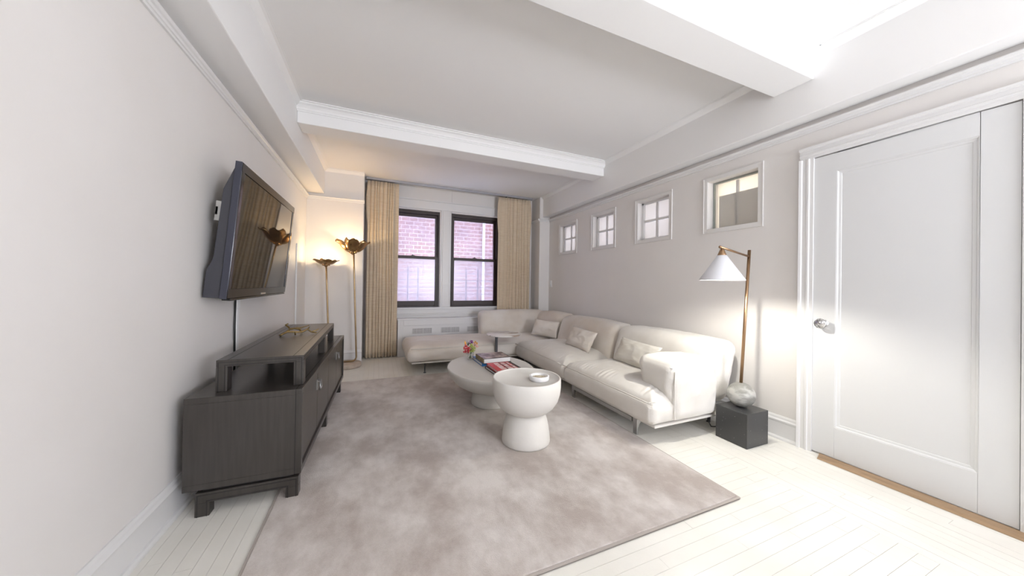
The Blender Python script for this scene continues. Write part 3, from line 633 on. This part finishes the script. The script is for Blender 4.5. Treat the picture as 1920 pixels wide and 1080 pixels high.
# ------------------------------------------------------------------ television
TH = math.radians(4.6)
tv = thing('television', (-.75, 2.80, 1.012), 'wall-mounted black flat television tilted forward on the left wall', 'television'); tv.rotation_euler = (0, TH, 0)
tw, th = .595, .757
mb = MB().box(-.034, 0, -tw, tw, 0, .05).box(-.034, 0, -tw, tw, th-.045, th).box(-.034, 0, -tw, -tw+.04, .05, th-.045).box(-.034, 0, tw-.04, tw, .05, th-.045)
mb.build('bezel', 'tvbezel', tv, .004)
box(-.02, -.004, -tw+.04, tw-.04, .05, th-.045).build('screen', 'screen', tv)
MB().box(-.034, -.003, -tw-.003, -tw+.001, -.001, th+.001).build('side_edge', 'tvedge', tv, .001)
sh = MB().prism([(-.034, .02), (-.034, th-.02), (-.040, th-.035), (-.078, th-.16), (-.085, .22), (-.092, .19), (-.108, .15), (-.110, .0), (-.034, 0)], -tw+.012, tw-.012, 'y'); sh.build('back_shell', 'tvbody', tv, .006, 3)
MB().box(-.0345, .004, -tw+.03, tw-.03, -.012, .0).build('speaker_strip', 'tvbezel', tv, .003)
MB().box(-.001, .0015, -.05, .05, .006, .018).build('badge', 'chrome', tv, .001)
MB().box(-.105, -.07, -.575, -.555, .42, .53).box(-.105, -.07, .54, .56, .42, .53).box(-.105, -.09, -.575, .56, .45, .50).build('wall_bracket', 'steel', tv, .003)

# ------------------------------------------------------------------ brass twin flower lamp
tl = thing('flower_floor_lamp', (-.35, 4.69, 0), 'twin-stem brass floor lamp with two flower bowls on travertine base', 'floor lamp')
under(MB().lathe([(0, 0), (.165, 0), (.170, .01), (.168, .048), (.160, .055), (0, .055)], 40, -.345, 4.70).build('base', 'travertine'), tl)
def stem(top, bot, name='stem'):
    t, b = Vector(top), Vector(bot); pts = [t]+[t.lerp(b, k/6) for k in range(1, 6)]+[b]
    c = Vector((-.38, 4.70, .068)); bend = []
    for k in range(1, 7):
        a = k/6*PI/2; s_ = 1 if b.x > c.x else -1
        bend.append(Vector((b.x-s_*.055*(1-math.cos(a)), b.y, b.z-(b.z-.068)*math.sin(a))))
    under(MB().tube(pts+bend+[Vector((c.x, b.y, .068))], .0105, 12).build('stem', 'brassrod'), tl)
stem((-.290, 4.70, 1.47), (-.238, 4.70, .125)); stem((-.603, 4.70, 1.30), (-.552, 4.70, .125))
def petal_mesh(R_, Hh, z0, a0, wid, ruff, curl, seed, k0=.05):
    ns, ntt = 16, 14; vs = []
    for j in range(ntt+1):
        t = j/ntt; wf_ = math.sin(PI*min(1, .12+.80*t))**.7
        for i in range(ns+1):
            s = -1+2*i/ns; shrink = 1-.22*abs(s)**2.2*t**1.5
            r = k0+(R_-k0)*(t**.85)*shrink
            a = a0+s*wid*wf_*(.55+.45*t if t > .2 else .64)
            z = z0+Hh*(t**1.7)*(1+.10*abs(s)**2)+ruff*t**3*math.sin(s*5+seed)
            if t > .8: r += curl*(t-.8)*5*.02; z -= curl*((t-.8)*5)**2*.014
            vs.append((r*math.cos(a), r*math.sin(a), z))
    mb = MB(); mb.add(vs, [(j*(ns+1)+i, j*(ns+1)+i+1, (j+1)*(ns+1)+i+1, (j+1)*(ns+1)+i) for j in range(ntt) for i in range(ns)], True); return mb
def flower(c, R_, Hh, n, a_off, wid, ruff, curl, rk, bulb_z, E_, tilt=(0, 0)):
    hub = MB().lathe([(0, -.030), (.014, -.028), (.022, -.016), (.034, -.010), (.040, 0), (.036, .010), (.02, .016), (0, .016)], 24).ball((.036, 0, -.004), .010, 10, 6)
    for k in range(8): hub.ball((.036*math.cos(k*PI/4), .036*math.sin(k*PI/4), -.004), .010, 10, 6)
    h = under(hub.build('bowl_hub', 'brass'), tl); h.location = c
    for k in range(n):
        o = petal_mesh(R_*(1+.06*math.sin(k*2.3)), Hh*(1+.08*math.cos(k*1.9)), .0, a_off+k*2*PI/n, wid, ruff, curl, k*1.3, rk).build('petal', 'brass'); under(o, tl); o.location = c
        s_ = o.modifiers.new('thick', 'SOLIDIFY'); s_.thickness = .002
    under(MB().lathe([(0, .016), (.014, .016), (.014, bulb_z-.02), (0, bulb_z-.02)], 12, 0, 0).build('lamp_holder', 'brass'), tl).location = c
    under(MB().ball((0, 0, bulb_z), .026, 16, 10).build('bulb', emit('warm_bulb', (1, .77, .47), E_)), tl).location = c
flower((-.605, 4.70, 1.325), .140, .064, 5, -HP+.1, .98, .006, .5, .030, .098, TORCH_E)
flower((-.300, 4.70, 1.495), .188, .155, 5, -HP-.05, .92, .012, 1.0, .035, .085, TORCH_E*1.05)

# ------------------------------------------------------------------ plinth and globe lamp
pl = box(2.365, 2.602, 1.408, 1.630, 0, .238).build('plinth_block', 'plinth', None, .002); tag(pl, 'black speckled stone block on the floor beside the sofa arm', 'plinth')
gl = thing('globe_floor_lamp', (2.495, 1.53, .238), 'brass reading lamp with white cone shade on a grey marble globe', 'lamp')
under(MB().ball((2.495, 1.53, .238+.088), .090, 40, 24, (1, 1, .98)).build('base', 'greystone'), gl)
pb, pt = Vector((2.492, 1.53, .40)), Vector((2.573, 1.53, 1.398))
under(MB().tube([pb, pt], .0105, 14).build('pole', 'copper'), gl)
aj = pb.lerp(pt, .952); tip = Vector((2.126, 1.449, 1.388))
under(MB().tube([aj, aj.lerp(tip, 1.0)], .0075, 12).ball(tip, .0095, 12, 8).build('arm', 'copper'), gl)
sc = (2.158, 1.457)
under(MB().lathe([(0, 1.392), (.006, 1.390), (.025, 1.341), (.028, 1.334), (0, 1.334)], 24, *sc).build('shade_cap', 'copper'), gl)
under(MB().lathe([(.024, 1.334), (.027, 1.334), (.1345, 1.167), (.1345, 1.164), (.132, 1.164), (.024, 1.331), (.024, 1.334)], 48, *sc).build('lamp_shade', 'shade'), gl)
under(MB().lathe([(0, 1.334), (.014, 1.334), (.016, 1.250), (0, 1.250)], 14, *sc).build('lamp_holder', 'white'), gl)
under(MB().ball((*sc, 1.222), .028, 16, 10).build('bulb', emit('reading_bulb', (1, .97, .88), LAMP_E)), gl)
# loose cable hook under the sofa end
o = MB().tube([(2.40, 1.70, .112), (2.385, 1.69, .09), (2.37, 1.685, .075), (2.385, 1.68, .045), (2.43, 1.68, .036), (2.50, 1.69, .03)], .004, 8).build('lamp_cord', 'black'); tag(o, 'short black cord looping under the sofa end behind the plinth', 'cord')

# ------------------------------------------------------------------ tables
ct = thing('coffee_table', (.99, 2.86, RT), 'large oval cream plaster coffee table with bowl-shaped top', 'coffee table')
zt = .332
top = [(0, zt-.006), (.372, zt-.006), (.380, zt), (.390, zt), (.396, zt-.006), (.394, zt-.03), (.376, zt-.075), (.335, zt-.125), (.27, zt-.165), (.19, zt-.188), (.15, zt-.192), (0, zt-.192)]
under(MB().lathe(top, 72, 1.005, 2.895, 1, 1.30).build('top', 'plaster'), ct)
under(MB().lathe([(0, .142), (.150, .142), (.158, .11), (.168, .06), (.172, RT+.012), (.168, RT), (0, RT)], 56, .985, 2.835, 1, 1.12).build('pedestal', 'plaster'), ct)
st = thing('pedestal_side_table', (.99, 2.06, RT), 'round cream goblet-shaped side table in front of the oval coffee table', 'side table')
zs = .462
top = [(0, zs-.010), (.222, zs-.010), (.226, zs-.004), (.230, zs), (.237, zs), (.241, zs-.006), (.242, zs-.06), (.236, zs-.11), (.222, zs-.155), (.196, zs-.197), (.165, zs-.225), (.132, zs-.242), (.10, zs-.248), (0, zs-.248)]
under(MB().lathe(top, 72, .99, 2.06).build('bowl_top', 'plaster'), st)
under(MB().lathe([(0, .225), (.118, .225), (.135, .205), (.149, .165), (.160, .115), (.168, .06), (.171, RT+.012), (.167, RT), (0, RT)], 56, .99, 2.06).build('pedestal', 'plaster'), st)
ty = thing('marble_tray', (1.052, 1.988, zs-.010), 'small round white marble tray with gilded floor on the side table', 'tray'); tz = zs-.0098
under(MB().lathe([(0, tz), (.064, tz), (.068, tz+.003), (.069, tz+.030), (.066, tz+.032), (.057, tz+.032), (.055, tz+.028), (.053, tz+.014), (0, tz+.014)], 48, 1.052, 1.988).build('body', 'whitemarble'), ty)
under(MB().lathe([(0, tz+.0175), (.052, tz+.0175), (.0525, tz+.0143), (0, tz+.0143)], 40, 1.052, 1.988).build('gilded_floor', 'gilt'), ty)
cs = thing('marble_c_table', (1.47, 3.96, 0), 'small round veined marble table on a grey C-shaped steel stand', 'side table')
under(MB().lathe([(0, .440), (.222, .440), (.228, .446), (.228, .452), (.224, .456), (0, .456)], 56, 1.555, 3.962).build('top', 'veined'), cs)
under(MB().box(1.452, 1.482, 3.978, 4.006, 0.012, .425).build('post', 'darkmetal', None, .003), cs)
under(MB().box(1.452, 1.66, 3.975, 4.009, .425, .440).prism([(1.482, .425), (1.50, .425), (1.482, .395)], 3.978, 4.006, 'y').build('top_arm', 'darkmetal', None, .003), cs)
under(MB().box(1.44, 1.68, 3.975, 4.10, 0.0, .012).build('foot', 'darkmetal', None, .003), cs)

# ------------------------------------------------------------------ books
def book(name, x0, x1, y0, y1, z0, z1, rz, cover, label, spine='x0', page='page', ct_=.004, coverobj=None, back=None, open_sides=None):
    cx, cy = (x0+x1)/2, (y0+y1)/2; t = thing(name, (cx, cy, z0), label, 'book', 'books on the coffee table', rotz=rz)
    hx, hy, h = (x1-x0)/2, (y1-y0)/2, z1-z0
    MB().box(-hx, hx, -hy, hy, h-ct_, h).build('front_cover', cover, t, .001); MB().box(-hx, hx, -hy, hy, .0003, ct_).build('back_cover', back or cover, t, .001)
    i = .006; sp = {'x0': (-hx, -hx+ct_, -hy, hy), 'x1': (hx-ct_, hx, -hy, hy), 'y0': (-hx, hx, -hy, -hy+ct_), 'y1': (-hx, hx, hy-ct_, hy)}[spine]
    MB().box(*sp, ct_, h-ct_).build('spine', back or cover, t)
    pg = [-hx+i, hx-i, -hy+i, hy-i]; k = {'x0': 0, 'x1': 1, 'y0': 2, 'y1': 3}[spine]; pg[k] = sp[k] + (ct_ if k % 2 == 0 else 0) if k % 2 == 0 else sp[k-1] if k in (1, 3) else pg[k]
    if spine == 'x1': pg[1] = hx-ct_
    if spine == 'y1': pg[3] = hy-ct_
    if spine == 'x0': pg[0] = -hx+ct_
    if spine == 'y0': pg[2] = -hy+ct_
    MB().box(*pg, ct_, h-ct_).build('page_block', page, t); return t, hx, hy, h
tz = zt-.006+.0005
b1 = book('art_book', .93, 1.22, 2.925, 3.25, tz, tz+.030, math.radians(1), 'bookblue', 'large blue-covered book at the bottom of the stack', spine='y0')
b2 = book('art_book', .935, 1.215, 2.895, 3.14, tz+.0305, tz+.078, math.radians(2), 'bookblack', 'thick black art book with brown photo cover on top of the stack', spine='y1', back='bookblack')
MB().box(-b2[1]+.002, b2[1]-.010, -b2[2]+.004, b2[2]-.004, b2[3], b2[3]+.0006).build('cover_print', 'print', b2[0]); MB().box(-b2[1]-.0006, -b2[1], -b2[2]+.002, b2[2]-.002, .004, b2[3]-.002).build('edge_print', 'printgold', b2[0])
b3 = book('art_book', .945, 1.185, 2.57, 2.855, tz, tz+.024, math.radians(3), 'bookblack', 'black hardback under the red and white book on coffee table', spine='y1')
b4 = book('art_book', .955, 1.19, 2.575, 2.845, tz+.0245, tz+.048, math.radians(1), 'bookred', 'red book with white and black cover blocks in front of the stack', spine='y1')
t, hx, hy, h = b4
rr = random.Random(3)
for col, (xa, xb) in enumerate(((-hx+.05, -hx+.105), (-hx+.118, -hx+.165), (-hx+.176, hx-.03))):
    y = -hy+.02
    while y < hy-.03:
        L = rr.uniform(.014, .04); MB().box(xa+rr.uniform(0, .006), xb-rr.uniform(0, .012), y, min(y+L*.75, hy-.02), h, h+.0005).build('cover_print', ['pinkish', 'offwhite', 'greyprint', 'pinkish'][rr.randrange(4)] if col < 1 else ['greyprint', 'offwhite', 'pinkish', 'greyprint'][rr.randrange(4)], t); y += L
MB().box(hx-.026, hx-.001, -hy+.001, hy-.001, h, h+.0005).build('cover_print', 'bookblack', t); MB().box(-hx+.107, -hx+.116, -hy+.001, hy-.001, h, h+.0005).build('cover_print', 'bookblack', t); MB().box(-hx+.167, -hx+.174, -hy+.001, hy-.001, h, h+.0005).build('cover_print', 'bookblack', t)

# ------------------------------------------------------------------ flowers in a glass vase
vx, vy = .905, 3.23
va = thing('glass_vase', (vx, vy, tz), 'small clear glass vase holding the bouquet on the coffee table', 'vase')
under(MB().lathe([(0, tz), (.030, tz), (.033, tz+.004), (.034, tz+.085), (.0325, tz+.085), (.0315, tz+.008), (0, tz+.008)], 28, vx, vy).build('body', 'vase'), va)
bq = thing('flower_bouquet', (vx, vy, tz+.01), 'small bouquet of red, lime, purple and orange flowers in vase', 'bouquet')
heads = [(-.058, -.01, .125, 'fred', .026), (-.045, -.02, .100, 'fred', .026), (-.030, -.025, .115, 'fred', .022), (-.062, .0, .085, 'fred', .018), (-.035, -.015, .080, 'fred', .02), (-.05, .015, .145, 'fred', .016),
         (.005, -.015, .140, 'fgreen', .026), (.022, -.02, .118, 'fgreen', .022), (.030, -.01, .098, 'fgreen', .022), (.012, -.025, .090, 'fgreen', .018), (.000, .0, .085, 'fgreen', .016),
         (.005, .01, .172, 'fpurple', .024), (.018, .015, .178, 'fpurple', .018), (.040, -.01, .150, 'fpink', .022), (.062, -.005, .130, 'fpink', .020), (.052, .01, .168, 'forange', .02), (.066, .012, .160, 'forange', .016)]
for k, (x, y, z, m, r) in enumerate(heads):
    rr = random.Random(k); mb = MB(); c = Vector((vx+x, vy+y, tz+z))
    for q in range(26):
        a = rr.uniform(0, 2*PI); b_ = rr.uniform(-.7, 1.3); dv = Vector((math.cos(a)*math.cos(b_), math.sin(a)*math.cos(b_), math.sin(b_)))
        mb.ball(c+dv*r*rr.uniform(.55, .95), r*rr.uniform(.16, .32), 6, 4, (rr.uniform(.6, 1.3), rr.uniform(.6, 1.3), rr.uniform(.4, 1)))
    under(mb.build('flower_head', m), bq)
    ax, ay = rr.uniform(-.016, .016), rr.uniform(-.016, .016)
    under(MB().tube([c, c.lerp(Vector((vx+ax, vy+ay, tz+.09)), .6), Vector((vx+ax, vy+ay, tz+.085)), Vector((vx-ax, vy-ay, tz+.014))], .0022, 6).build('stem', 'stem'), bq)
for k, (x, y, z, dx, dz, m) in enumerate(((-.05, .01, .15, -.012, .05, 'forange'), (-.04, .012, .15, .006, .055, 'leaf'), (-.03, .0, .14, .004, .045, 'leaf'), (.0, .0, .10, -.03, .03, 'leaf'), (.03, .02, .13, .03, .02, 'leaf'), (-.03, -.03, .07, -.04, .0, 'leaf'), (.01, .02, .15, -.02, .015, 'leaf'))):
    a = Vector((vx+x, vy+y, tz+z)); b = a+Vector((dx, 0, dz)); sd = Vector((0, .010, 0)) if k % 2 else Vector((.011, 0, 0)); mb = MB()
    mb.add([a, a.lerp(b, .4)+sd+Vector((0, -.003, 0)), b, a.lerp(b, .4)-sd+Vector((0, -.003, 0)), a.lerp(b, .4)+Vector((0, .005, 0))], [(0, 1, 4), (1, 2, 4), (2, 3, 4), (3, 0, 4), (0, 3, 1), (1, 3, 2)]); under(mb.build('leaf' if m == 'leaf' else 'petal', m), bq)

# ------------------------------------------------------------------ outside: brick facade, railing, pipe
YB = 8.3; bl, bh, mt = .195, .098, .013
bw = thing('brick_wall', (1.5, YB, 0), 'red brick wall of the neighbouring building seen through the windows', 'brick wall')
under(box(-2.5, 6.0, YB+.008, YB+.3, -1.0, 6.0).build('mortar_bed', 'mortar'), bw)
bu = MB().box(-.5, .5, 0, .05, -.5, .5).mesh('brick'); bu.materials.append(M['brick'])
allb = []
for j in range(int(7/bh)):
    z = -1+j*bh+bh/2; off = (j % 2)*.5*bl
    for i in range(int(8.3/bl)): allb.append((-2.4+off+i*bl, z))
def bsc(b):
    d = Vector((b[0], YB, b[1]-CAMH)); z = d.dot(fwd); px = 960+FPX*d.dot(rgt)/z; py = CYPX-FPX*d.dot(upv)/z
    if 752 < px < 818 and 398 < py < 570: return -py
    if 850 < px < 928 and 406 < py < 570: return -py
    return -9999-abs(px-840)
allb.sort(key=bsc, reverse=True)
for x, z in allb[:300]:
    o = bpy.data.objects.new('brick', bu); COL.objects.link(o); under(o, bw); o.location = (x, YB+random.uniform(-.002, .003), z); o.scale = (bl-mt, 1, bh-mt)
mb = MB()
for x, z in allb[300:]: mb.box(x-(bl-mt)/2, x+(bl-mt)/2, YB, YB+.04, z-(bh-mt)/2, z+(bh-mt)/2)
o = under(mb.build('bricks', 'brick'), bw); o['kind'] = 'stuff'
o = MB().tube([(2.62, YB-.06, -1), (2.62, YB-.06, 6)], .035, 14).build('downpipe', 'pipewhite'); tag(o, 'white vertical downpipe on the brick wall outside', 'pipe')
fe = thing('fire_escape_railing', (1.2, 6.2, -.5), 'dark metal fire escape railing outside the lower window panes', 'railing')
for k in range(5):
    z = .76+k*.135; under(MB().tube([(-.3, 6.2, z), (2.9, 6.2, z)], .006, 8).build('rail_bar', 'escape'), fe)
for x in (.52, .70, 1.62, 1.86): under(box(x-.012, x+.012, 6.188, 6.212, -.5, 1.40).build('post', 'escape'), fe)
under(box(-.4, 3.0, 6.0, 7.2, -.54, -.50).build('platform', 'escape'), fe)
